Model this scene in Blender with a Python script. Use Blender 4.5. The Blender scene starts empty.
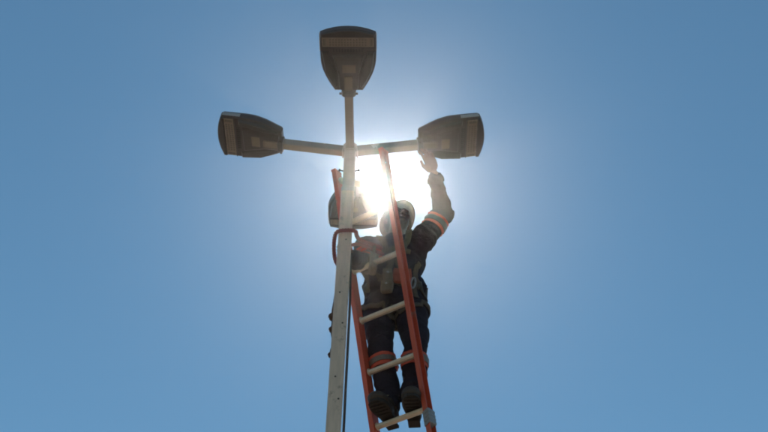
import bpy, bmesh, math, random
from mathutils import Vector, Matrix, noise
from mathutils.bvhtree import BVHTree

random.seed(7)
scene = bpy.context.scene
C = scene.collection
V = Vector
rad = math.radians

# ---------------------------------------------------------------- camera, sky, sun, exposure
PITCH, ROLL = 0.775, 0.021
CAM = V((0.227, -5.842, 1.6))
fwd = V((0, math.cos(PITCH), math.sin(PITCH)))
up0 = V((0, -math.sin(PITCH), math.cos(PITCH)))
rt0 = V((1, 0, 0))
rt = rt0 * math.cos(ROLL) + up0 * math.sin(ROLL)
up = up0 * math.cos(ROLL) - rt0 * math.sin(ROLL)
cam_data = bpy.data.cameras.new('camera')
cam = bpy.data.objects.new('camera', cam_data)
C.objects.link(cam)
m = Matrix((rt, up, -fwd)).transposed().to_4x4()
m.translation = CAM
cam.matrix_world = m
cam_data.sensor_width = 36
cam_data.lens = 1329.5 / 768 * 36
cam_data.clip_start = 0.05
cam_data.clip_end = 6000
scene.camera = cam

SUN_EL, SUN_AZ = rad(45.55), rad(-0.06)          # azimuth from +Y towards +X
sun_dir = V((math.sin(SUN_AZ) * math.cos(SUN_EL), math.cos(SUN_AZ) * math.cos(SUN_EL), math.sin(SUN_EL)))
SKY_STRENGTH, SUN_STRENGTH, EXPOSURE = 0.10, 5.0, 0.0
GLARE_HAZE_DENSITY, GLARE_HAZE_G = 0.00022, 0.95  # wide lobe of the added glare volume
GLARE_CORE_DENSITY, GLARE_CORE_G = 0.00024, 0.991  # narrow lobe of the added glare volume

world = bpy.data.worlds.new('World')
scene.world = world
world.use_nodes = True
nt = world.node_tree
nt.nodes.clear()
wout = nt.nodes.new('ShaderNodeOutputWorld')
bg = nt.nodes.new('ShaderNodeBackground')
sky = nt.nodes.new('ShaderNodeTexSky')
sky.sky_type = 'NISHITA'
sky.sun_disc = False
sky.sun_elevation = SUN_EL
sky.sun_rotation = SUN_AZ
sky.altitude = 300
sky.air_density = 1.0
sky.dust_density = 0.0
sky.ozone_density = 0.4
bg.inputs['Strength'].default_value = SKY_STRENGTH
wb = nt.nodes.new('ShaderNodeMix'); wb.data_type = 'RGBA'; wb.blend_type = 'MULTIPLY'      # the camera's white balance
wb.inputs['Factor'].default_value = 1.0
wb.inputs['B'].default_value = (0.66, 0.955, 0.935, 1)
nt.links.new(sky.outputs[0], wb.inputs['A'])
nt.links.new(wb.outputs['Result'], bg.inputs['Color'])
# the bright aureole of the sun itself, a function of the angle to the sun only
tc = nt.nodes.new('ShaderNodeTexCoord')
dot = nt.nodes.new('ShaderNodeVectorMath'); dot.operation = 'DOT_PRODUCT'
nrm = nt.nodes.new('ShaderNodeVectorMath'); nrm.operation = 'NORMALIZE'
nt.links.new(tc.outputs['Generated'], nrm.inputs[0])
nt.links.new(nrm.outputs[0], dot.inputs[0])
dot.inputs[1].default_value = sun_dir
def mth(op, a, b=None):
    n = nt.nodes.new('ShaderNodeMath'); n.operation = op
    for k, x in enumerate((a, b)):
        if x is None: continue
        if hasattr(x, 'is_linked'): nt.links.new(x, n.inputs[k])
        else: n.inputs[k].default_value = x
    return n.outputs[0]
ang = mth('ARCCOSINE', mth('MINIMUM', dot.outputs['Value'], 1.0))
def lobe(width_deg, power, amp):
    q = mth('DIVIDE', ang, rad(width_deg))
    return mth('MULTIPLY', mth('EXPONENT', mth('MULTIPLY', mth('POWER', q, power), -1.0)), amp)
glow = mth('ADD', lobe(0.85, 1.4, 6.0), lobe(3.4, 1.1, 0.56))
bg2 = nt.nodes.new('ShaderNodeBackground')
bg2.inputs['Color'].default_value = (0.93, 1.0, 0.96, 1)
nt.links.new(glow, bg2.inputs['Strength'])
addw = nt.nodes.new('ShaderNodeAddShader')
nt.links.new(bg.outputs[0], addw.inputs[0])
nt.links.new(bg2.outputs[0], addw.inputs[1])
nt.links.new(addw.outputs[0], wout.inputs['Surface'])

sl = bpy.data.lights.new('sun', 'SUN')
sl.energy = SUN_STRENGTH
sl.angle = rad(0.53)
sl.color = (1.0, 0.925, 0.86)
sun = bpy.data.objects.new('sun', sl)
C.objects.link(sun)
sun.rotation_euler = sun_dir.to_track_quat('Z', 'Y').to_euler()
sun.location = (0, 20, 30)

vs = scene.view_settings
vs.view_transform = 'Standard'
vs.look = 'None'
vs.exposure = EXPOSURE
vs.gamma = 1
vs.use_curve_mapping = False
scene.cycles.filter_width = 1.9

# ---------------------------------------------------------------- materials
def mat(name, col, rough=0.6, metal=0.0, var=0.25, scale=8.0, bump=0.0, bscale=60.0, stretch=(1, 1, 1),
        col2=None, trans=0.0, spec=0.5, stain=None):
    mt = bpy.data.materials.new(name)
    mt.use_nodes = True
    t = mt.node_tree
    b = t.nodes['Principled BSDF']
    L = t.links.new
    co = t.nodes.new('ShaderNodeTexCoord')
    mp = t.nodes.new('ShaderNodeMapping')
    mp.inputs['Scale'].default_value = stretch
    L(co.outputs['Object'], mp.inputs['Vector'])
    nz = t.nodes.new('ShaderNodeTexNoise')
    nz.inputs['Scale'].default_value = scale
    nz.inputs['Detail'].default_value = 6
    nz.inputs['Roughness'].default_value = 0.65
    L(mp.outputs[0], nz.inputs['Vector'])
    cr = t.nodes.new('ShaderNodeValToRGB')
    cr.color_ramp.elements[0].position = 0.32
    cr.color_ramp.elements[1].position = 0.7
    c2 = col2 or tuple(min(1, x * (1 + var)) for x in col)
    c1 = tuple(x * (1 - var) for x in col) if col2 is None else col
    cr.color_ramp.elements[0].color = (*c1, 1)
    cr.color_ramp.elements[1].color = (*c2, 1)
    L(nz.outputs['Fac'], cr.inputs[0])
    last = cr.outputs[0]
    if stain:
        sc, st, w = stain
        n2 = t.nodes.new('ShaderNodeTexNoise')
        n2.inputs['Scale'].default_value = st
        n2.inputs['Detail'].default_value = 8
        n2.inputs['Roughness'].default_value = 0.7
        L(co.outputs['Object'], n2.inputs['Vector'])
        r2 = t.nodes.new('ShaderNodeValToRGB')
        r2.color_ramp.elements[0].position = w
        r2.color_ramp.elements[1].position = w + 0.09
        L(n2.outputs['Fac'], r2.inputs[0])
        mx = t.nodes.new('ShaderNodeMix'); mx.data_type = 'RGBA'
        L(r2.outputs[0], mx.inputs['Factor'])
        L(last, mx.inputs['A'])
        mx.inputs['B'].default_value = (*sc, 1)
        last = mx.outputs['Result']
    L(last, b.inputs['Base Color'])
    rr = t.nodes.new('ShaderNodeMapRange')
    rr.inputs['To Min'].default_value = max(0.03, rough - 0.12)
    rr.inputs['To Max'].default_value = min(1, rough + 0.12)
    L(nz.outputs['Fac'], rr.inputs['Value'])
    L(rr.outputs[0], b.inputs['Roughness'])
    b.inputs['Metallic'].default_value = metal
    b.inputs['Specular IOR Level'].default_value = spec
    if trans:
        b.inputs['Transmission Weight'].default_value = trans
    if bump:
        n3 = t.nodes.new('ShaderNodeTexNoise')
        n3.inputs['Scale'].default_value = bscale
        n3.inputs['Detail'].default_value = 5
        L(mp.outputs[0], n3.inputs['Vector'])
        bp = t.nodes.new('ShaderNodeBump')
        bp.inputs['Strength'].default_value = bump
        bp.inputs['Distance'].default_value = 0.01
        L(n3.outputs['Fac'], bp.inputs['Height'])
        L(bp.outputs[0], b.inputs['Normal'])
    return mt

M = dict(
    asphalt=mat('dusty_concrete', (0.15, 0.115, 0.08), 0.9, bump=0.6, bscale=90, scale=3),
    concrete=mat('concrete', (0.32, 0.31, 0.29), 0.85, bump=0.3, scale=5),
    pole=mat('painted_pole', (0.64, 0.475, 0.36), 0.5, var=0.14, scale=7, stretch=(6, 6, 0.8), bump=0.08, bscale=25,
             stain=((0.24, 0.175, 0.125), 9.0, 0.60)),
    arm=mat('painted_arm', (0.33, 0.29, 0.225), 0.24, metal=0.55, var=0.06, scale=9, bump=0.05, bscale=30),
    hub=mat('hub_paint', (0.26, 0.235, 0.20), 0.4, var=0.15, scale=10, bump=0.05),
    housing=mat('bronze_housing', (0.052, 0.042, 0.035), 0.42, var=0.18, scale=10, bump=0.12, bscale=160),
    housing_dark=mat('bronze_dark', (0.036, 0.031, 0.026), 0.4, var=0.15, scale=10, bump=0.08, bscale=160),
    lens=mat('led_lens', (0.27, 0.23, 0.175), 0.25, var=0.08, scale=14),
    led=mat('led_chip', (0.12, 0.10, 0.07), 0.4, var=0.1),
    fin=mat('aluminium_edge', (0.42, 0.42, 0.40), 0.35, metal=0.3, var=0.1, scale=20),
    sticker=mat('paper_sticker', (0.17, 0.13, 0.085), 0.6, var=0.12, scale=30),
    print=mat('sticker_print', (0.10, 0.08, 0.06), 0.6, var=0.1),
    black=mat('black_rubber', (0.018, 0.017, 0.016), 0.6, var=0.2, scale=30, bump=0.1),
    bolt=mat('dark_bolt', (0.07, 0.055, 0.045), 0.5, metal=0.6, var=0.2),
    rail=mat('orange_fibreglass', (0.50, 0.075, 0.03), 0.45, var=0.16, scale=5, stretch=(20, 20, 1.0), bump=0.12,
             bscale=30, stain=((0.34, 0.13, 0.085), 14.0, 0.60)),
    rung=mat('aluminium_rung', (0.62, 0.52, 0.41), 0.42, metal=0.35, var=0.18, scale=12, bump=0.15, bscale=50,
             stain=((0.2, 0.16, 0.12), 22.0, 0.62)),
    navy=mat('navy_cloth', (0.022, 0.016, 0.024), 0.92, var=0.28, scale=9, bump=0.45, bscale=90, spec=0.2),
    hivis=mat('orange_tape', (0.50, 0.07, 0.033), 0.7, var=0.12, scale=30, bump=0.1, bscale=200),
    silver=mat('silver_tape', (0.14, 0.10, 0.075), 0.45, var=0.12, scale=40),
    canvas=mat('tan_canvas', (0.15, 0.11, 0.075), 0.9, var=0.2, scale=20, bump=0.4, bscale=160),
    leather=mat('brown_leather', (0.042, 0.025, 0.014), 0.6, var=0.3, scale=18, bump=0.3, bscale=120),
    sole=mat('boot_sole', (0.020, 0.014, 0.010), 0.8, var=0.2, scale=30, bump=0.2),
    strap=mat('webbing', (0.075, 0.053, 0.036), 0.85, var=0.18, scale=40, bump=0.4, bscale=260),
    steel=mat('steel', (0.55, 0.53, 0.49), 0.3, metal=0.8, var=0.1),
    skin=mat('skin', (0.12, 0.06, 0.038), 0.55, var=0.1, scale=20, bump=0.1, bscale=200),
    hair=mat('hair', (0.025, 0.017, 0.012), 0.7, var=0.3, scale=60),
    hat=mat('helmet_plastic', (0.11, 0.08, 0.055), 0.35, var=0.08, scale=12),
    eye=mat('eye', (0.16, 0.14, 0.12), 0.2, var=0.03),
    rope_red=mat('red_rope', (0.17, 0.026, 0.026), 0.85, var=0.25, scale=60, bump=0.4, bscale=200),
    rope_brown=mat('brown_rope', (0.09, 0.052, 0.030), 0.85, var=0.25, scale=60, bump=0.4, bscale=200),
    tape=mat('grey_tape', (0.22, 0.22, 0.23), 0.4, var=0.2, scale=40, bump=0.4, bscale=120),
    orange_patch=mat('orange_block', (0.28, 0.055, 0.028), 0.85, var=0.2, scale=20, bump=0.4, bscale=140),
    yellow=mat('yellow_handle', (0.25, 0.15, 0.03), 0.5, var=0.1),
)

# ---------------------------------------------------------------- helpers
def obj(name, bm, material, parent=None, smooth=False, bevel=0.0, seg=2):
    if isinstance(bm, bmesh.types.BMesh):
        me = bpy.data.meshes.new(name)
        bmesh.ops.recalc_face_normals(bm, faces=bm.faces)
        bm.to_mesh(me); bm.free()
    else:
        me = bm
    if not me.materials: me.materials.append(M[material])
    if smooth:
        me.polygons.foreach_set('use_smooth', [True] * len(me.polygons))
    o = bpy.data.objects.new(name, me)
    C.objects.link(o)
    if parent: o.parent = parent
    if bevel:
        b = o.modifiers.new('bevel', 'BEVEL'); b.width = bevel; b.segments = seg; b.limit_method = 'ANGLE'
        b.angle_limit = rad(35)
    return o

def thing(name, label, cat, matrix=None, group=None):
    o = bpy.data.objects.new(name, None)
    o.empty_display_size = 0.1
    C.objects.link(o)
    if matrix is not None: o.matrix_world = matrix
    o['label'] = label; o['category'] = cat
    if group: o['group'] = group
    return o

def box(bm, c, s, rot=None):
    r = bmesh.ops.create_cube(bm, size=1.0)
    mm = Matrix.Translation(V(c)) @ (rot.to_4x4() if rot else Matrix()) @ Matrix.Diagonal((*s, 1))
    bmesh.ops.transform(bm, matrix=mm, verts=r['verts'])

def frame(t):
    t = t.normalized()
    a = V((0, 0, 1)) if abs(t.z) < 0.9 else V((1, 0, 0))
    x = t.cross(a).normalized()
    return x, t.cross(x).normalized()

def tube(bm, pts, radii, seg=12, cap=True):
    pts = [V(p) for p in pts]
    if not isinstance(radii, (list, tuple)): radii = [radii] * len(pts)
    rings = []; x = None
    for i, p in enumerate(pts):
        t = (pts[min(i + 1, len(pts) - 1)] - pts[max(i - 1, 0)])
        if x is None: x, y = frame(t)
        else:
            tt = t.normalized(); x = (x - tt * x.dot(tt)).normalized(); y = tt.cross(x)
        rings.append([bm.verts.new(p + (x * math.cos(a) + y * math.sin(a)) * radii[i])
                      for a in (2 * math.pi * k / seg for k in range(seg))])
    for a, b in zip(rings, rings[1:]):
        for k in range(seg):
            bm.faces.new((a[k], a[(k + 1) % seg], b[(k + 1) % seg], b[k]))
    if cap:
        bm.faces.new(rings[0]); bm.faces.new(rings[-1])

def smooth_path(pts, n=8):
    pts = [V(p) for p in pts]; out = []
    for i in range(len(pts) - 1):
        p0, p1, p2, p3 = pts[max(i - 1, 0)], pts[i], pts[i + 1], pts[min(i + 2, len(pts) - 1)]
        for k in range(n):
            t = k / n
            out.append(0.5 * ((2 * p1) + (p2 - p0) * t + (2 * p0 - 5 * p1 + 4 * p2 - p3) * t * t
                              + (3 * p1 - p0 - 3 * p2 + p3) * t ** 3))
    out.append(pts[-1])
    return out

def prism(bm, layers):
    """layers: list of closed loops (lists of 3D points, same count) joined in order, capped at both ends"""
    rings = [[bm.verts.new(V(p)) for p in l] for l in layers]
    n = len(rings[0])
    for a, b in zip(rings, rings[1:]):
        for k in range(n):
            bm.faces.new((a[k], a[(k + 1) % n], b[(k + 1) % n], b[k]))
    bm.faces.new(rings[0]); bm.faces.new(rings[-1])

def ellipsoid(bm, c, r, rot=None, u=20, v=12):
    q = bmesh.ops.create_uvsphere(bm, u_segments=u, v_segments=v, radius=1.0)
    mm = Matrix.Translation(V(c)) @ (rot.to_4x4() if rot else Matrix()) @ Matrix.Diagonal((*r, 1))
    bmesh.ops.transform(bm, matrix=mm, verts=q['verts'])

def capsule(bm, a, b, ra, rb, seg=14):
    a, b = V(a), V(b)
    d = b - a; L = d.length; d.normalize()
    pts, rr = [], []
    for k in range(5):
        t = math.pi / 2 * k / 4
        pts.append(a - d * ra * math.cos(t)); rr.append(max(1e-4, ra * math.sin(t)))
    for k in range(5):
        t = math.pi / 2 * k / 4
        pts.append(b + d * rb * math.sin(t)); rr.append(max(1e-4, rb * math.cos(t)))
    tube(bm, pts, rr, seg)

def remeshed(bm, voxel, smooth_it=6, factor=0.5):
    me = bpy.data.meshes.new('tmp')
    bmesh.ops.recalc_face_normals(bm, faces=bm.faces)
    bm.to_mesh(me); bm.free()
    o = bpy.data.objects.new('tmp', me); C.objects.link(o)
    r = o.modifiers.new('r', 'REMESH'); r.mode = 'VOXEL'; r.voxel_size = voxel
    if smooth_it:
        s = o.modifiers.new('s', 'SMOOTH'); s.factor = factor; s.iterations = smooth_it
    dg = bpy.context.evaluated_depsgraph_get()
    res = bpy.data.meshes.new_from_object(o.evaluated_get(dg))
    bpy.data.objects.remove(o); bpy.data.meshes.remove(me)
    return res

# ---------------------------------------------------------------- the setting
bm = bmesh.new()
bmesh.ops.create_grid(bm, x_segments=8, y_segments=8, size=1500)
g = obj('ground', bm, 'asphalt'); g['kind'] = 'structure'

# ---------------------------------------------------------------- street lamp with four heads
ZN = 7.896                    # height where the four arms meet
TH, TILT = -0.020, rad(9.0)
lamp = thing('street_lamp', 'tall beige square steel pole carrying four bronze LED lamp heads on crossed arms', 'street lamp',
             Matrix.Rotation(TH, 4, 'Z'))

def sq(w, z, r=0.012, n=4):
    h = w / 2; pts = []
    for cx, cy, a0 in ((h - r, h - r, 0), (-h + r, h - r, 90), (-h + r, -h + r, 180), (h - r, -h + r, 270)):
        for k in range(n + 1):
            a = rad(a0 + 90 * k / n)
            pts.append((cx + r * math.cos(a), cy + r * math.sin(a), z))
    return pts
LEAN = 0.0085
def lean(z): return -LEAN * (ZN - z)
def sq_l(w, z, r=0.012): return [(x + lean(z), y, zz) for x, y, zz in sq(w, z, r)]
bm = bmesh.new(); prism(bm, [sq_l(0.079, z) for z in [0.05 + 7.47 * k / 30 for k in range(31)]])
obj('pole', bm, 'pole', lamp, smooth=False)
bm = bmesh.new(); prism(bm, [sq_l(0.30, 0.0), sq_l(0.30, 0.025)]); obj('base_plate', bm, 'pole', lamp)
bm = bmesh.new(); prism(bm, [sq_l(0.14, 0.025, 0.02), sq_l(0.14, 0.10, 0.02), sq_l(0.10, 0.13, 0.014)]); obj('base_cover', bm, 'pole', lamp)
bm = bmesh.new(); prism(bm, [sq(0.074, 7.521), sq(0.074, ZN + 0.032), sq(0.070, ZN + 0.045), sq(0.03, ZN + 0.050)])
obj('hub', bm, 'hub', lamp)
bm = bmesh.new(); prism(bm, [sq(0.084, 7.50), sq(0.084, 7.535), sq(0.078, 7.54)]); obj('hub_collar', bm, 'hub', lamp)
for s in (-1, 1):              # set screws sticking out of both sides below the arms
    bm = bmesh.new()
    tube(bm, [(s * 0.038, 0.0, 7.715), (s * 0.060, 0.0, 7.722)], 0.0045, 8)
    tube(bm, [(s * 0.058, 0.0, 7.721), (s * 0.066, 0.0, 7.724)], 0.009, 6)
    obj('set_screw', bm, 'bolt', lamp)
for x, z in ((0.010, 7.08), (-0.008, 6.66), (0.018, 6.43), (-0.004, 6.05), (0.020, 5.9)):
    bm = bmesh.new()
    tube(bm, [(x + lean(z), -0.0380, z), (x + lean(z), -0.0415, z)], [0.0065, 0.005], 8)
    obj('screw', bm, 'bolt', lamp)

def head_outline(z, inset=0.0, n=9):
    """plan of the housing, x outwards from the arm, y across; rounded flanks, bowed tip"""
    W, L = 0.173 - inset, 0.436 - inset
    half = [(0.0 + inset, 0.088 - inset * 0.6)]
    for k in range(1, n):
        t = k / n
        half.append((0.0 + 0.235 * t + inset * (1 - t), (0.088 + (0.173 - 0.088) * math.sin(t * math.pi / 2) ** 0.95) - inset))
    half += [(0.245, W), (0.33, W * 0.998), (0.40 - inset, W * 0.985)]
    tip = []
    for k in range(1, 8):
        t = k / 8
        y = W * 0.985 * (1 - 2 * t)
        tip.append((0.403 - inset + 0.033 * (1 - (y / (W * 0.985)) ** 2), y))
    pts = half + tip + [(x, -y) for x, y in reversed(half)]
    return [(x, y, z) for x, y in pts]

def lamp_head(parent, mw):
    bm = bmesh.new()
    prism(bm, [head_outline(-0.010, 0.010), head_outline(-0.004, 0.002), head_outline(0.030, 0.0), head_outline(0.052, 0.010),
               head_outline(0.066, 0.035), head_outline(0.072, 0.08)])
    h = obj('lamp_head', bm, 'housing', parent, bevel=0.003)
    h.matrix_local = mw
    # bowed end cap below the tip, a little deeper than the body
    bm = bmesh.new()
    def cap(z, i): 
        o = [(0.385, -0.165 + i, z)]
        for k in range(13):
            y = (-0.165 + i) + (0.33 - 2 * i) * k / 12
            o.append((0.400 + 0.033 * (1 - (y / 0.17) ** 2) - i, y, z))
        o.append((0.385, 0.165 - i, z))
        return o
    prism(bm, [cap(-0.0095, 0), cap(-0.020, 0.003), cap(-0.023, 0.010)])
    obj('end_cap', bm, 'housing_dark', h)
    # pale LED panel right across the underside
    bm = bmesh.new(); box(bm, (0.348, 0, -0.0125), (0.066, 0.318, 0.008)); obj('lens_panel', bm, 'lens', h, bevel=0.003)
    bm = bmesh.new()
    for i in range(3):
        for j in range(13):
            box(bm, (0.330 + 0.018 * i, -0.108 + 0.018 * j, -0.0172), (0.010, 0.010, 0.003))
    lg = obj('led_grid', bm, 'led', h); lg['kind'] = 'stuff'
    for xx in (0.313, 0.3835):
        bm = bmesh.new(); box(bm, (xx, 0, -0.0125), (0.004, 0.324, 0.014)); obj('lens_frame', bm, 'housing_dark', h)
    for k in range(2):
        for j in range(2):
            bm = bmesh.new()
            box(bm, (0.348, (-0.1365, 0.1365)[k], -0.0170), (0.05, 0.002, 0.002)) if j == 0 else box(bm, (0.348, (-0.146, 0.146)[k], -0.0172), (0.045, 0.009, 0.002))
            obj('led_strip', bm, 'housing_dark' if j == 0 else 'led', h)
    # driver housing: a wedge standing proud of the underside
    bm = bmesh.new()
    def drv(z, i):
        return [(0.02, -0.062 + i, z), (0.02, 0.062 - i, z), (0.12, 0.066 - i, z), (0.262 - i * 0.5, 0.100 - i, z), (0.262 - i * 0.5, -0.100 + i, z), (0.12, -0.066 + i, z)]
    prism(bm, [drv(-0.0085, 0), drv(-0.030, 0.008), drv(-0.036, 0.016)])
    obj('driver_housing', bm, 'housing', h, bevel=0.003)
    vm = None
    for k in range(11):        # row of cooling slots between panel and driver housing
        if vm is None:
            bm = bmesh.new(); box(bm, (0, 0, 0), (0.024, 0.007, 0.004)); s = obj('vent_slot', bm, 'black', h); vm = s.data
        else:
            s = bpy.data.objects.new('vent_slot', vm); C.objects.link(s); s.parent = h
        s.location = (0.290, -0.0875 + 0.0175 * k, -0.0115)
    bm = bmesh.new(); box(bm, (0.172, 0.004, -0.0372), (0.054, 0.082, 0.002)); st = obj('sticker', bm, 'sticker', h)
    # side strips of bare aluminium and the inner flanks
    for s in (-1, 1):
        bm = bmesh.new(); box(bm, (0.335, s * 0.1735, 0.016), (0.118, 0.004, 0.026)); obj('side_strip', bm, 'fin', h, bevel=0.0015)
        bm = bmesh.new()
        prism(bm, [[(0.02, s * 0.080, -0.0088), (0.07, s * 0.112, -0.0088), (0.15, s * 0.146, -0.0088), (0.285, s * 0.164, -0.0088), (0.285, s * 0.118, -0.0088), (0.12, s * 0.074, -0.0088), (0.03, s * 0.070, -0.0088)],
                   [(0.03, s * 0.080, -0.022), (0.075, s * 0.106, -0.027), (0.15, s * 0.138, -0.034), (0.276, s * 0.156, -0.030), (0.276, s * 0.122, -0.026), (0.12, s * 0.084, -0.024), (0.04, s * 0.075, -0.021)]])
        obj('flank_panel', bm, 'housing_dark', h, bevel=0.002)
    # clamp collar round the arm with its two bolts
    bm = bmesh.new()
    prism(bm, [[(x, 0.046 * math.copysign(abs(math.cos(q)) ** 0.6, math.cos(q)), -0.026 + 0.046 * math.copysign(abs(math.sin(q)) ** 0.6, math.sin(q))) for q in [2 * math.pi * k / 20 for k in range(20)]] for x in (-0.012, 0.022)])
    cl = obj('clamp', bm, 'housing_dark', h, bevel=0.004)
    for s in (-1, 1):
        bm = bmesh.new(); tube(bm, [(0.004, s * 0.042, -0.050), (0.004, s * 0.058, -0.050)], 0.008, 6); obj('clamp_bolt', bm, 'bolt', h)
    return h

for q, (nm) in enumerate(('front', 'right', 'rear', 'left')):
    a = q * math.pi / 2        # 0 points to the camera (-y)
    rotz = Matrix.Rotation(-math.pi / 2 + a, 4, 'Z')
    tilt = Matrix.Rotation(-TILT, 4, 'Y')
    base = Matrix.Translation((0, 0, ZN)) @ rotz @ tilt
    bm = bmesh.new()
    A = 0.0265
    def ar(x, r=0.005):
        pts = []
        for cy, cz, a0 in ((A - r, A - r, 0), (-A + r, A - r, 90), (-A + r, -A + r, 180), (A - r, -A + r, 270)):
            for k in range(4):
                t = rad(a0 + 30 * k); pts.append((x, cy + r * math.cos(t), cz + r * math.sin(t)))
        return pts
    prism(bm, [ar(0.030), ar(0.2), ar(0.57)])
    arm = obj('arm', bm, 'arm', lamp); arm.matrix_local = base
    bm = bmesh.new(); prism(bm, [[(x, y * 0.034, z * 0.034) for y, z in ((1, 1), (-1, 1), (-1, -1), (1, -1))] for x in (0.0385, 0.0475)])
    fl = obj('arm_flange', bm, 'hub', lamp, bevel=0.003); fl.matrix_local = base
    lamp_head(lamp, base @ Matrix.Translation((0.450, 0, 0.022)))

# ---------------------------------------------------------------- ladder
P0 = V((0.347, 0.387, 6.088))
R2 = V((0.845, -0.534, 0.019)).normalized()
T2 = V((-0.159, -0.217, 0.963)); T2 = (T2 - R2 * T2.dot(R2)).normalized()
NN = T2.cross(R2)                                  # away from the camera
LM = Matrix((R2, NN, T2)).transposed().to_4x4()    # x along the rungs, y away from the camera, z up the rails
LM.translation = P0
LOW, TOP, PITCHR, HALF = -6.31, 1.785, 0.345, 0.1625
ladder = thing('extension_ladder', 'long orange fibreglass ladder with aluminium rungs leaning against the lamp pole', 'ladder', LM)
for s in (-1, 1):
    # a channel: web beside the rungs, flanges turned outwards
    d, fl, t = 0.036, 0.029, 0.005
    prof = [(0, -d), (fl, -d), (fl, -d + t), (t, -d + t), (t, d - t), (fl, d - t), (fl, d), (0, d)]
    bm = bmesh.new()
    prism(bm, [[(s * (HALF + x), y, z) for x, y in prof] for z in [LOW + (TOP - LOW) * k / 40 for k in range(41)]])
    rl = obj('rail', bm, 'rail', ladder)
    bm = bmesh.new(); prism(bm, [[(s * (HALF + x), y, z) for x, y in ((-0.002, -d - .003), (fl + .003, -d - .003), (fl + .003, d + .003), (-0.002, d + .003))] for z in (TOP - 0.012, TOP + 0.004)])
    obj('end_cap', bm, 'rail', ladder, bevel=0.003)
    bm = bmesh.new(); prism(bm, [[(s * (HALF + x), y, z) for x, y in ((-0.004, -d - .006), (fl + .005, -d - .006), (fl + .005, d + .006), (-0.004, d + .006))] for z in (LOW - 0.012, LOW + 0.10)])
    obj('foot', bm, 'black', ladder, bevel=0.004)
rung_me = plate_me = None
for k in range(-17, 5):
    if rung_me is None:
        bm = bmesh.new()
        pr = []
        for j in range(20):      # ribbed D-shaped tube, flat tread on top
            a = 2 * math.pi * j / 20
            r = 0.0175 + (0.0012 if j % 2 else 0)
            pr.append((r * math.cos(a), min(0.0125, r * math.sin(a))))
        prism(bm, [[(x, y, z) for y, z in pr] for x in (-HALF - 0.004, HALF + 0.004)])
        o = obj('rung', bm, 'rung', ladder); rung_me = o.data
    else:
        o = bpy.data.objects.new('rung', rung_me); C.objects.link(o); o.parent = ladder
    o.location = (0, 0, k * PITCHR)
collar_me = None
for k in range(-1, 5):       # swaged collars where the rungs meet the rails
    for s in (-1, 1):
        if collar_me is None:
            bm = bmesh.new(); tube(bm, [(-0.005, 0, 0), (-0.002, 0, 0), (0.004, 0, 0), (0.006, 0, 0)], [0.019, 0.024, 0.024, 0.020], 16)
            o = obj('rung_collar', bm, 'rung', ladder); collar_me = o.data
        else:
            o = bpy.data.objects.new('rung_collar', collar_me); C.objects.link(o); o.parent = ladder
        o.location = (s * (HALF - 0.006), 0, k * PITCHR)
for s in (-1, 1):            # the pole rest: two bars in a V in place of the top rung
    bm = bmesh.new()
    tube(bm, [(s * (HALF + 0.002), 0.006, 5 * PITCHR - 0.010), (s * 0.014, 0.030, 5 * PITCHR - 0.098)], 0.0215, 12)
    obj('pole_rest_bar', bm, 'rung', ladder, smooth=True)
bm = bmesh.new(); box(bm, (0, 0.030, 5 * PITCHR - 0.100), (0.060, 0.046, 0.048)); obj('pole_rest_joint', bm, 'rung', ladder, bevel=0.008)
bm = bmesh.new()             # strapped grey guide on the right rail
d = 0.041
lp = [(HALF - 0.004, -d), (HALF + 0.034, -d), (HALF + 0.036, -d + 0.03), (HALF + 0.034, d), (HALF - 0.004, d)]
for q in range(4):
    z0 = -0.115 + 0.022 * q
    prism(bm, [[(x, y, z0 + 0.5 * (x - HALF)) for x, y in lp], [(x + (0.003 if 0 < i < 4 else 0), y, z0 + 0.010 + 0.5 * (x - HALF)) for i, (x, y) in enumerate(lp)],
               [(x, y, z0 + 0.0215 + 0.5 * (x - HALF)) for x, y in lp]])
obj('rail_wrap', bm, 'tape', ladder, bevel=0.002)

# ---------------------------------------------------------------- the worker
person = thing('person', 'worker in dark blue coverall and hard hat, standing on the ladder and reaching up', 'person',
               Matrix.Translation((0.33, 0.43, 6.105)))
PI = person.matrix_world.inverted()
def pobj(name, bm, material, parent=person, **k):
    o = obj(name, bm, material, None, **k)
    o.parent = parent
    o.matrix_parent_inverse = PI if parent is person else (PI @ Matrix())
    return o

# joints (metres); A = the arm and leg beside the pole, B = the reaching side
ankA, ankB = V((0.284, 0.452, 6.225)), V((0.420, 0.415, 6.225))
kneA, kneB = V((0.222, 0.402, 6.60)), V((0.430, 0.355, 6.60))
hipA, hipB = V((0.208, 0.485, 6.98)), V((0.408, 0.452, 6.98))
pel = V((0.310, 0.470, 7.00)); waist = V((0.302, 0.462, 7.14)); chest = V((0.292, 0.425, 7.32))
nec = V((0.302, 0.395, 7.475)); hd = V((0.316, 0.352, 7.612))
shA, shB = V((0.120, 0.408, 7.425)), V((0.458, 0.362, 7.425))
elA, elB = V((0.128, 0.292, 7.19)), V((0.612, 0.318, 7.665))
wrA, wrB = V((0.050, 0.125, 7.075)), V((0.546, 0.085, 7.795))

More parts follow.
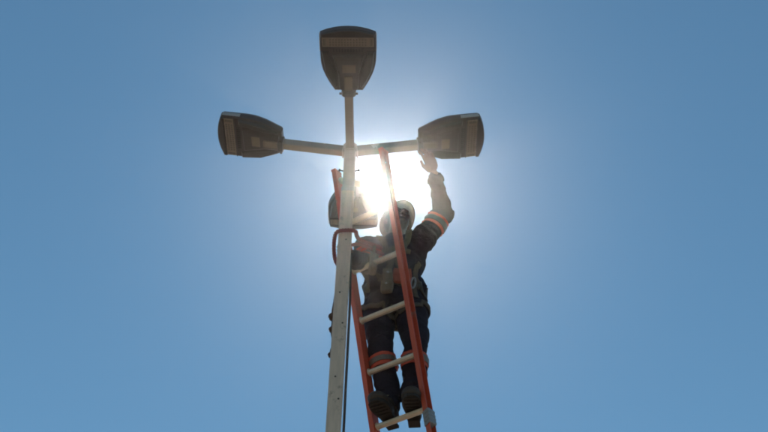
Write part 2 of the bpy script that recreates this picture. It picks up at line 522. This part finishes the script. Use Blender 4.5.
def hand(bm, w, d, lat, pal, spread, curls, size=1.0):
    """w wrist, d along the hand, lat towards the thumb side, pal out of the palm; curls = bend per joint"""
    d = d.normalized(); lat = (lat - d * lat.dot(d)).normalized()
    n = d.cross(lat)
    if n.dot(pal) < 0: n = -n
    rot = Matrix((lat, d, n)).transposed()
    ellipsoid(bm, w + d * 0.048 * size, (0.041 * size, 0.050 * size, 0.0155 * size), rot, 16, 10)
    ellipsoid(bm, w + d * 0.065 * size, (0.042 * size, 0.032 * size, 0.014 * size), rot, 16, 10)
    ellipsoid(bm, w + d * 0.035 * size + lat * 0.024 + n * 0.008, (0.018, 0.032, 0.015), rot, 12, 8)
    lens = (0.082, 0.092, 0.086, 0.068)
    for k in range(4):
        o = (1.5 - k) * 0.0205 * size
        p = w + d * (0.088 - 0.004 * abs(k - 1.2)) * size + lat * o
        dirn = (d + lat * (1.5 - k) * spread).normalized()
        r = (0.0092, 0.0095, 0.0090, 0.0080)[k] * size
        a = 0.0
        fr = (0.45, 0.32, 0.23)
        for j in range(3):
            a += curls[k][j] if isinstance(curls[0], (list, tuple)) else curls[j]
            q = p + (dirn * math.cos(a) + n * math.sin(a)) * lens[k] * fr[j] * size
            capsule(bm, p, q, r * (1 - 0.08 * j), r * (1 - 0.08 * (j + 1)), 10)
            p = q
    p = w + d * 0.026 * size + lat * 0.032 * size
    q = p + (d * 0.85 + lat * 0.42 + n * 0.35).normalized() * 0.040 * size
    capsule(bm, p, q, 0.0125 * size, 0.0105 * size, 10)
    q2 = q + (d * 0.95 - lat * 0.05 + n * 0.35).normalized() * 0.032 * size
    capsule(bm, q, q2, 0.0105 * size, 0.0085 * size, 10)

# body: head, neck, trunk, limbs and hands in one skin
face = V((0.30, -0.78, 0.30)).normalized()           # looks up towards the right-hand lamp
side = face.cross(V((0, 0, 1))).normalized(); crown = side.cross(face).normalized()
HR = Matrix((side, face, crown)).transposed()
def hp(x, y, z): return hd + side * x + face * y + crown * z
bm = bmesh.new()
ellipsoid(bm, hp(0, -0.010, 0.030), (0.074, 0.092, 0.080), HR)
ellipsoid(bm, hp(0, 0.018, -0.020), (0.064, 0.068, 0.082), HR)
ellipsoid(bm, hp(0, 0.040, -0.072), (0.042, 0.040, 0.030), HR)        # jaw and chin
ellipsoid(bm, hp(0, 0.066, -0.090), (0.020, 0.018, 0.016), HR)
capsule(bm, hp(0, 0.084, 0.018), hp(0, 0.104, -0.024), 0.008, 0.014, 10)   # nose
for s in (-1, 1):
    ellipsoid(bm, hp(s * 0.011, 0.092, -0.028), (0.008, 0.010, 0.007), HR, 10, 8)
    ellipsoid(bm, hp(s * 0.030, 0.078, 0.032), (0.022, 0.012, 0.008), HR, 12, 8)    # brow
    ellipsoid(bm, hp(s * 0.040, 0.062, -0.020), (0.020, 0.020, 0.018), HR, 12, 8)   # cheek
    ellipsoid(bm, hp(s * 0.076, -0.012, -0.005), (0.008, 0.018, 0.030), HR, 12, 8)  # ear
ellipsoid(bm, hp(0, 0.086, -0.050), (0.022, 0.008, 0.006), HR, 12, 8)   # lips
ellipsoid(bm, hp(0, 0.084, -0.060), (0.019, 0.009, 0.007), HR, 12, 8)
capsule(bm, nec + V((0, 0.01, -0.05)), hp(0, -0.02, -0.05), 0.062, 0.054)
capsule(bm, pel, chest, 0.09, 0.10); capsule(bm, chest, nec, 0.10, 0.06)
for sh_, el_, wr_ in ((shA, elA, wrA), (shB, elB, wrB)):
    capsule(bm, chest, sh_, 0.07, 0.045); capsule(bm, sh_, el_, 0.045, 0.036); capsule(bm, el_, wr_, 0.036, 0.026)
for hi, kn, an in ((hipA, kneA, ankA), (hipB, kneB, ankB)):
    capsule(bm, pel, hi, 0.08, 0.07); capsule(bm, hi, kn, 0.07, 0.048); capsule(bm, kn, an, 0.048, 0.036)
hand(bm, wrB + (wrB - elB).normalized() * 0.012, V((-0.34, -0.48, 0.82)), V((-0.80, 0.45, 0.0)), V((-0.45, -0.75, -0.45)), 0.02,
     [(0.2, 0.55, 0.5), (0.22, 0.6, 0.5), (0.30, 0.7, 0.5), (0.4, 0.75, 0.5)], 1.04)
hand(bm, wrA + (wrA - elA).normalized() * 0.010, V((-0.75, -0.45, 0.05)), V((0.1, -0.1, 1)), V((-0.25, -0.9, 0)), 0.06, [(0.5, 0.8, 0.6)] * 4)
body = pobj('body', remeshed(bm, 0.0036, 3, 0.5), 'skin', smooth=True)
for s in (-1, 1):
    bm = bmesh.new(); ellipsoid(bm, hp(s * 0.030, 0.071, 0.012), (0.0125,) * 3, None, 12, 8); pobj('eye', bm, 'eye', smooth=True)
bm = bmesh.new()
ellipsoid(bm, hp(0, -0.020, 0.022), (0.079, 0.090, 0.080), HR, 24, 16)
bmesh.ops.delete(bm, geom=[v for v in bm.verts if (v.co - hd).dot(face) > 0.035 or (v.co - hd).dot(crown) < -0.055], context='VERTS')
pobj('hair', bm, 'hair', smooth=True)

# coverall: loose cloth over trunk, arms and legs
bm = bmesh.new()
capsule(bm, pel + V((-0.045, 0, 0)), pel + V((0.045, 0, 0)), 0.135, 0.135, 20)
ellipsoid(bm, pel + V((0, 0, -0.01)), (0.205, 0.145, 0.140))
ellipsoid(bm, waist, (0.198, 0.140, 0.16))
ellipsoid(bm, chest, (0.205, 0.142, 0.20))
capsule(bm, waist, chest, 0.125, 0.135, 20)
capsule(bm, shA + V((0.03, 0, -0.02)), shB + V((-0.03, 0, -0.02)), 0.085, 0.085)
capsule(bm, chest, nec + V((0, 0, -0.005)), 0.11, 0.075)
for sh_, el_, wr_ in ((shA, elA, wrA), (shB, elB, wrB)):
    capsule(bm, sh_ + V((0, 0, 0)), el_, 0.084, 0.067)
    capsule(bm, el_, el_.lerp(wr_, 0.86 if el_ is elB else 0.99), 0.063, 0.047)
capsule(bm, shB.lerp(chest, 0.35), shB.lerp(elB, 0.4), 0.10, 0.075)
for hi, kn, an in ((hipA, kneA, ankA), (hipB, kneB, ankB)):
    capsule(bm, hi + V((0, 0, -0.02)), kn, 0.106, 0.078)
    capsule(bm, kn, kn.lerp(an, 0.80), 0.076, 0.072)
    capsule(bm, kn.lerp(an, 0.80), an + V((0, 0, 0.01)), 0.072, 0.064)
cover_me = remeshed(bm, 0.0085, 7, 0.5)
limbs = [(shA, elA), (elA, wrA), (shB, elB), (elB, wrB), (hipA, kneA), (kneA, ankA), (hipB, kneB), (kneB, ankB), (pel, nec)]
vnorm = [v.normal.copy() for v in cover_me.vertices]
for v in cover_me.vertices:       # folds: soft creases that run round the limbs, tighter beside the joints
    p = v.co.copy()
    best = None
    for a, b in limbs:
        ab = b - a; t = max(0, min(1, (p - a).dot(ab) / ab.length_squared))
        dd = (p - (a + ab * t)).length
        if best is None or dd < best[0]: best = (dd, t, ab.normalized(), ab.length)
    dd, t, ax, ln = best
    al = ax * p.dot(ax)
    q = (p - al) * 7 + ax * (p.dot(ax) * 26 + 1.6 * noise.noise(p * 9))
    edge = 0.5 + 0.9 * abs(t - 0.5)
    f = (noise.noise(q) * 0.016 + noise.noise(p * 13 + V((3, 1, 7))) * 0.010 + noise.noise(p * 45) * 0.0022) * edge
    v.co = p + vnorm[v.index] * f
cover_me.update()
coverall = pobj('coverall', cover_me, 'navy', smooth=True)
cbm = bmesh.new(); cbm.from_mesh(cover_me)
bvh = BVHTree.FromBMesh(cbm)

def band(name, a, b, t0, t1, material, off=0.004, rmax=0.13, parent=person):
    """a ring of cloth lifted off the coverall between t0 and t1 along a-b"""
    a, b = V(a), V(b); ab = b - a; L2 = ab.length_squared
    bm = cbm.copy()
    bmesh.ops.bisect_plane(bm, geom=bm.verts[:] + bm.edges[:] + bm.faces[:], plane_co=a + ab * t0, plane_no=-ab, clear_outer=True)
    bmesh.ops.bisect_plane(bm, geom=bm.verts[:] + bm.edges[:] + bm.faces[:], plane_co=a + ab * t1, plane_no=ab, clear_outer=True)
    kill = []
    for v in bm.verts:
        t = (v.co - a).dot(ab) / L2
        if (v.co - (a + ab * t)).length > rmax: kill.append(v)
    bmesh.ops.delete(bm, geom=kill, context='VERTS')
    bm.normal_update()
    for v in bm.verts: v.co += v.normal * off
    o = pobj(name, bm, material, parent, smooth=True)
    s = o.modifiers.new('s', 'SOLIDIFY'); s.thickness = 0.003; s.offset = 1
    return o
def hivis_band(a, b, t0, t1, rmax):
    o = band('reflective_band', a, b, t0, t1, 'hivis', 0.004, rmax)
    w = (t1 - t0) * 0.27
    s = band('silver_stripe', a, b, t0 + w, t1 - w, 'silver', 0.0085, rmax, None)
    s.parent = o; s.matrix_parent_inverse = o.matrix_world.inverted() if False else Matrix()
    return o
hivis_band(kneA, ankA, 0.17, 0.38, 0.12)
hivis_band(kneB, ankB, 0.21, 0.42, 0.12)
hivis_band(shB, elB, 0.52, 0.80, 0.115)
hivis_band(shA, elA, 0.55, 0.80, 0.105)
hivis_band(elA, wrA, 0.05, 0.22, 0.085)
for s in (-1, 1):
    w = wrB if s > 0 else wrA; e = elB if s > 0 else elA
    band('cuff', e, w, 0.80, 0.98, 'navy', 0.003, 0.08)

def strap(name, path, width, material, off=0.006, thick=0.004, parent=person, closed=False):
    pts = smooth_path(list(path) + ([path[0]] if closed else []), 10)
    bm = bmesh.new(); rows = []
    for i, p in enumerate(pts):
        t = (pts[min(i + 1, len(pts) - 1)] - pts[max(i - 1, 0)]).normalized()
        hit, n, _, _ = bvh.find_nearest(p)
        w = t.cross(n).normalized()
        row = []
        for s in (-1, -0.33, 0.33, 1):
            h2, n2, _, _ = bvh.find_nearest(hit + w * width * 0.5 * s)
            row.append(bm.verts.new(h2 + (n2 + n).normalized() * off))
        rows.append(row)
    for a, b in zip(rows, rows[1:]):
        for k in range(3): bm.faces.new((a[k], a[k + 1], b[k + 1], b[k]))
    o = pobj(name, bm, material, parent, smooth=True)
    s = o.modifiers.new('s', 'SOLIDIFY'); s.thickness = thick; s.offset = 1
    return o
# harness over the chest, shoulders and thighs
strap('harness_strap', [(0.215, 0.50, 7.50), (0.20, 0.36, 7.50), (0.235, 0.28, 7.36), (0.275, 0.30, 7.22), (0.21, 0.33, 7.08)], 0.042, 'strap')
strap('harness_strap', [(0.395, 0.48, 7.50), (0.40, 0.33, 7.50), (0.37, 0.27, 7.36), (0.32, 0.30, 7.22), (0.42, 0.33, 7.08)], 0.042, 'strap')
strap('harness_strap', [(0.21, 0.28, 7.30), (0.30, 0.24, 7.30), (0.40, 0.28, 7.30)], 0.036, 'strap')
for hi, kn in ((hipA, kneA), (hipB, kneB)):
    c = hi.lerp(kn, 0.22)
    strap('leg_loop', [c + V((0.15 * math.cos(a), 0.15 * math.sin(a), 0.05 * math.cos(a) * (1 if hi is hipB else -1))) for a in [2 * math.pi * k / 8 for k in range(8)]], 0.04, 'strap', closed=True)
# tool belt with pouches, tools and clips
bz = V((0.305, 0.462, 7.075))
belt = strap('tool_belt', [bz + V((0.26 * math.cos(a), 0.2 * math.sin(a), 0)) for a in [2 * math.pi * k / 12 for k in range(12)]], 0.07, 'leather', off=0.008, thick=0.006, closed=True)
def sub(name, bm, material, parent, **k):
    o = obj(name, bm, material, None, **k); o.parent = parent; o.matrix_parent_inverse = Matrix(); return o
def pouch(x, z, w, h, d, material, tilt=0.0):
    hit, n, _, _ = bvh.find_nearest(V((x, 0.2, z)))
    n = V((n.x, n.y, 0)).normalized(); u = V((-n.y, n.x, 0)); k = V((0, 0, 1))
    R = Matrix((u, n, k)).transposed() @ Matrix.Rotation(tilt, 3, 'Y')
    c = hit + n * (d / 2 + 0.010)
    bm = bmesh.new()
    L = []
    for zz, ww, dd in ((-h / 2, 0.80, 0.7), (-h * 0.42, 0.95, 0.95), (0, 1.04, 1.05), (h * 0.4, 1.0, 1.1), (h / 2, 0.98, 1.0)):
        ring = []
        for j in range(16):
            a = 2 * math.pi * j / 16
            cx, cy = math.cos(a), math.sin(a)
            ring.append(c + R @ V((ww * w / 2 * math.copysign(abs(cx) ** 0.45, cx), dd * d / 2 * math.copysign(abs(cy) ** 0.45, cy), zz)))
        L.append(ring)
    prism(bm, L)
    o = sub('pouch', bm, material, belt)
    bm = bmesh.new(); box(bm, c + R @ V((0, d * 0.56, h * 0.28)), (w * 0.92, 0.006, h * 0.42), R); sub('pouch_flap', bm, material, belt, bevel=0.003)
    bm = bmesh.new(); tube(bm, [c + R @ V((0, d * 0.60, h * 0.15)), c + R @ V((0, d * 0.66, h * 0.15))], 0.008, 10); sub('snap_button', bm, 'steel', belt)
    return c, R
c, R = pouch(0.175, 7.085, 0.085, 0.13, 0.05, 'canvas', 0.12)
for k, (dx, r, ln, mm) in enumerate(((-0.026, 0.010, 0.10, 'canvas'), (0.0, 0.008, 0.13, 'yellow'), (0.024, 0.009, 0.085, 'black'))):
    bm = bmesh.new(); q = c + R @ V((dx, 0, 0.055)); q2 = q + R @ V((dx * 0.5, 0.006, ln * 0.75))
    tube(bm, [q, q.lerp(q2, 0.5), q2], [r * 0.8, r, r * 0.9], 10); sub('tool_handle', bm, mm, belt, smooth=True)
pouch(0.262, 7.060, 0.06, 0.10, 0.045, 'canvas', -0.05)
pouch(0.350, 7.100, 0.115, 0.10, 0.035, 'orange_patch', 0.0)  # orange block at the belt front, built in the pouch shape
pouch(0.235, 6.975, 0.075, 0.08, 0.04, 'canvas', 0.1)
def ring(c, u, v, ru, rv, r, n=20):
    bm = bmesh.new()
    pts = [V(c) + u * ru * math.cos(2 * math.pi * k / n) + v * rv * math.sin(2 * math.pi * k / n) for k in range(n + 1)]
    tube(bm, pts, r, 8); return bm
for x, z in ((0.470, 7.055),):
    hit, n, _, _ = bvh.find_nearest(V((x, 0.2, z)))
    u = V((-n.y, n.x, 0)).normalized()
    sub('carabiner', ring(hit + n * 0.016, u, V((0.15, -0.1, 1)).normalized(), 0.014, 0.040, 0.006), 'tape', belt, smooth=True)
strap('gear_strap', [(0.475, 0.33, 7.24), (0.46, 0.30, 7.16), (0.45, 0.31, 7.06), (0.445, 0.33, 6.98)], 0.034, 'strap', off=0.014)

# hard hat
def hhat(x, y, z): return hp(x, y - 0.012, z + 0.030)
bm = bmesh.new(); rows = []
for i in range(10):
    t = i / 9 * math.pi / 2
    rows.append([hhat(0.104 * math.cos(t) * math.cos(a), 0.124 * math.cos(t) * math.sin(a), 0.108 * math.sin(t) + (0.006 if abs(math.cos(a)) < 0.2 and i > 2 else 0)) for a in [2 * math.pi * k / 32 for k in range(32)]])
vr = [[bm.verts.new(p) for p in r] for r in rows[:-1]]; apex = bm.verts.new(rows[-1][0])
for a, b in zip(vr, vr[1:]):
    for k in range(32): bm.faces.new((a[k], a[(k + 1) % 32], b[(k + 1) % 32], b[k]))
for k in range(32): bm.faces.new((vr[-1][k], vr[-1][(k + 1) % 32], apex))
hat = pobj('hard_hat', bm, 'hat', smooth=True)
sm = hat.modifiers.new('s', 'SOLIDIFY'); sm.thickness = 0.004
bm = bmesh.new(); inner = []; outer = []
for k in range(48):
    a = 2 * math.pi * k / 48; s = math.sin(a)
    e = 0.012 + 0.038 * max(0, s) ** 2
    inner.append(bm.verts.new(hhat(0.103 * math.cos(a), 0.123 * s, 0.002)))
    outer.append(bm.verts.new(hhat((0.104 + e * 0.6) * math.cos(a), (0.124 + e) * s, -0.008 - 0.008 * max(0, s))))
for k in range(48): bm.faces.new((inner[k], inner[(k + 1) % 48], outer[(k + 1) % 48], outer[k]))
br = sub('brim', bm, 'hat', hat, smooth=True)
sm = br.modifiers.new('s', 'SOLIDIFY'); sm.thickness = 0.004
# boots standing on the rung
def boot(heel, toe, ank, name_label=None):
    heel, toe, ank = V(heel), V(toe), V(ank)
    f = (toe - heel); f.z = 0; L = f.length; f.normalize(); l = V((-f.y, f.x, 0))
    z0 = 6.107
    bm = bmesh.new()
    R = Matrix((l, f, V((0, 0, 1)))).transposed()
    g = lambda x, y, z: V((heel.x, heel.y, z0)) + l * x + f * y + V((0, 0, z))
    ellipsoid(bm, g(0, L * 0.14, 0.055), (0.046, 0.054, 0.048), R)
    ellipsoid(bm, g(0, L * 0.50, 0.055), (0.050, 0.085, 0.045), R)
    ellipsoid(bm, g(0, L * 0.76, 0.052), (0.060, 0.072, 0.046), R)
    ellipsoid(bm, g(0, L * 0.88, 0.050), (0.054, 0.044, 0.040), R)
    capsule(bm, g(0, L * 0.45, 0.075), ank + V((0, 0, 0.02)), 0.042, 0.052)
    capsule(bm, g(0, L * 0.16, 0.06), ank + V((0, 0, 0.07)), 0.045, 0.064)
    capsule(bm, ank, ank + V((0, 0, 0.085)), 0.060, 0.066)
    b = pobj('boot', remeshed(bm, 0.006, 6), 'leather', smooth=True)
    out = []
    for k in range(28):
        a = 2 * math.pi * k / 28
        y = L * 0.5 - math.cos(a) * L * 0.5
        wdt = 0.046 + 0.016 * max(0, min(1, (y / L - 0.35) / 0.4)) - 0.005 * math.exp(-((y / L - 0.40) / 0.12) ** 2)
        out.append((wdt * math.copysign(abs(math.sin(a)) ** 0.62, math.sin(a)), y))
    bm = bmesh.new()
    prism(bm, [[g(x * 0.96, L * .5 + (y - L * .5) * 0.97, 0.006) for x, y in out], [g(x, y, 0.010) for x, y in out], [g(x, y, 0.030) for x, y in out], [g(x * 0.95, L * .5 + (y - L * .5) * 0.96, 0.036) for x, y in out]])
    s = sub('sole', bm, 'sole', b)
    for k in range(9):
        y = L * (0.08 + 0.105 * k)
        if 0.33 < y / L < 0.48: continue
        bm = bmesh.new(); box(bm, g(0, y, 0.0035), (0.066 if y / L < 0.4 else 0.082, 0.013, 0.006), R); sub('tread_bar', bm, 'sole', b)
    bm = bmesh.new(); box(bm, g(0, L * 0.14, -0.004), (0.070, L * 0.25, 0.020), R); sub('heel', bm, 'sole', b, bevel=0.004)
    for k in range(5):
        q = g(0, L * (0.64 - 0.055 * k), 0.094 + 0.014 * k)
        bm = bmesh.new(); tube(bm, [q - l * 0.026, q + V((0, 0, 0.008)) + f * 0.004, q + l * 0.026], 0.003, 6); sub('lace', bm, 'canvas', b)
    return b
boot((0.312, 0.512, 0), (0.190, 0.262, 0), ankA)
boot((0.430, 0.492, 0), (0.398, 0.205, 0), ankB)

# ---------------------------------------------------------------- ropes
def twisted(path, r, strands=3, pitch=0.035, seg=8):
    bm = bmesh.new(); d = 0.0
    for s in range(strands):
        pts = []; d = 0.0; x = None
        for i, p in enumerate(path):
            t = (path[min(i + 1, len(path) - 1)] - path[max(i - 1, 0)]).normalized()
            if x is None: x, y = frame(t)
            else: x = (x - t * x.dot(t)).normalized(); y = t.cross(x)
            if i: d += (p - path[i - 1]).length
            a = 2 * math.pi * (s / strands + d / pitch)
            pts.append(p + (x * math.cos(a) + y * math.sin(a)) * r * 0.58)
        tube(bm, pts, r * 0.52, seg)
    return bm
lan = thing('safety_lanyard', 'thick red rope looped around the pole in front of the worker', 'rope', Matrix.Translation((0, 0, 7.14)))
LI = lan.matrix_world.inverted()
path = smooth_path([(0.215, 0.285, 7.315), (0.16, 0.20, 7.265), (0.085, 0.075, 7.185), (0.064, 0.0, 7.150), (0.054, -0.054, 7.135), (0.0, -0.066, 7.130),
                    (-0.054, -0.054, 7.125), (-0.070, 0.0, 7.105), (-0.068, 0.06, 7.045), (-0.050, 0.085, 6.995), (-0.010, 0.095, 6.975), (0.03, 0.11, 7.0)], 26)
o = obj('rope', twisted(path, 0.0120, pitch=0.05), 'rope_red', lan, smooth=True); o.matrix_parent_inverse = LI
path = smooth_path([(0.225, 0.285, 7.265), (0.165, 0.205, 7.225), (0.100, 0.095, 7.160), (0.060, 0.060, 7.135), (0.0, 0.072, 7.12), (-0.03, 0.075, 7.09)], 26)
o = obj('rope', twisted(path, 0.0105), 'rope_red', lan, smooth=True); o.matrix_parent_inverse = LI

tail = thing('knotted_rope', 'brown knotted rope end hanging behind the left edge of the pole', 'rope', Matrix.Translation((-0.05, 0.07, 6.9)))
TI = tail.matrix_world.inverted()
path = smooth_path([(-0.036, 0.075, 7.03), (-0.042, 0.075, 6.85), (-0.053, 0.072, 6.66), (-0.057, 0.070, 6.60), (-0.054, 0.070, 6.52), (-0.056, 0.07, 6.45), (-0.044, 0.075, 6.37), (-0.055, 0.07, 6.29), (-0.03, 0.07, 6.15), (-0.03, 0.07, 6.0)], 16)
o = obj('rope', twisted(path, 0.009), 'rope_brown', tail, smooth=True); o.matrix_parent_inverse = TI
for x, z, r in ((-0.061, 6.565, 0.023), (-0.060, 6.470, 0.018), (-0.059, 6.285, 0.016)):
    bm = bmesh.new()       # stopper knot: three tight turns of rope
    pts = [V((x + r * 0.50 * math.cos(t) + 0.15 * r * math.sin(t * 0.31), 0.071 + r * 0.55 * math.sin(t), z + r * 1.1 * (t / 18.85 - 0.5) + r * 0.25 * math.cos(t))) for t in [18.85 * k / 54 for k in range(55)]]
    tube(bm, pts, r * 0.36, 8)
    o = obj('knot', bm, 'rope_brown', tail, smooth=True); o.matrix_parent_inverse = TI

bm = bmesh.new()
pts = [(0.030, 0.064, 7.05), (0.038, 0.066, 6.7)] + [(0.054 + lean(z) + 0.004 * math.sin(z * 1.7), 0.068 + 0.003 * math.cos(z * 2.3), z) for z in [6.4 - 0.4 * k for k in range(16)]] + [(0.02, 0.16, 0.05), (0.10, 0.22, 0.012), (0.3, 0.3, 0.012)]
tube(bm, smooth_path(pts, 5), 0.0075, 8)
hl = obj('hanging_cable', bm, 'black', None, smooth=True)
hl['label'] = 'thin black cable hanging straight down along the right side of the pole'; hl['category'] = 'cable'

# ---------------------------------------------------------------- scattering volume added to veil the view like lens glare
bm = bmesh.new(); box(bm, (0, 0, 3.9), (3200, 3200, 9.8))
hz = obj('glare_haze', bm, 'black'); hz['kind'] = 'stuff'
hm = bpy.data.materials.new('glare_haze_air'); hm.use_nodes = True
t = hm.node_tree; t.nodes.clear()
ho = t.nodes.new('ShaderNodeOutputMaterial'); pv = t.nodes.new('ShaderNodeVolumePrincipled')
pv.inputs['Color'].default_value = (0.95, 0.94, 0.94, 1)
pv.inputs['Density'].default_value = GLARE_HAZE_DENSITY
pv.inputs['Anisotropy'].default_value = GLARE_HAZE_G
pv2 = t.nodes.new('ShaderNodeVolumePrincipled')          # narrow forward lobe, added for the glare close to the sun
pv2.inputs['Color'].default_value = (0.98, 0.87, 0.76, 1)
pv2.inputs['Density'].default_value = GLARE_CORE_DENSITY
pv2.inputs['Anisotropy'].default_value = GLARE_CORE_G
av = t.nodes.new('ShaderNodeAddShader')
t.links.new(pv.outputs[0], av.inputs[0]); t.links.new(pv2.outputs[0], av.inputs[1])
t.links.new(av.outputs[0], ho.inputs['Volume'])
hz.data.materials.clear(); hz.data.materials.append(hm)
cbm.free()
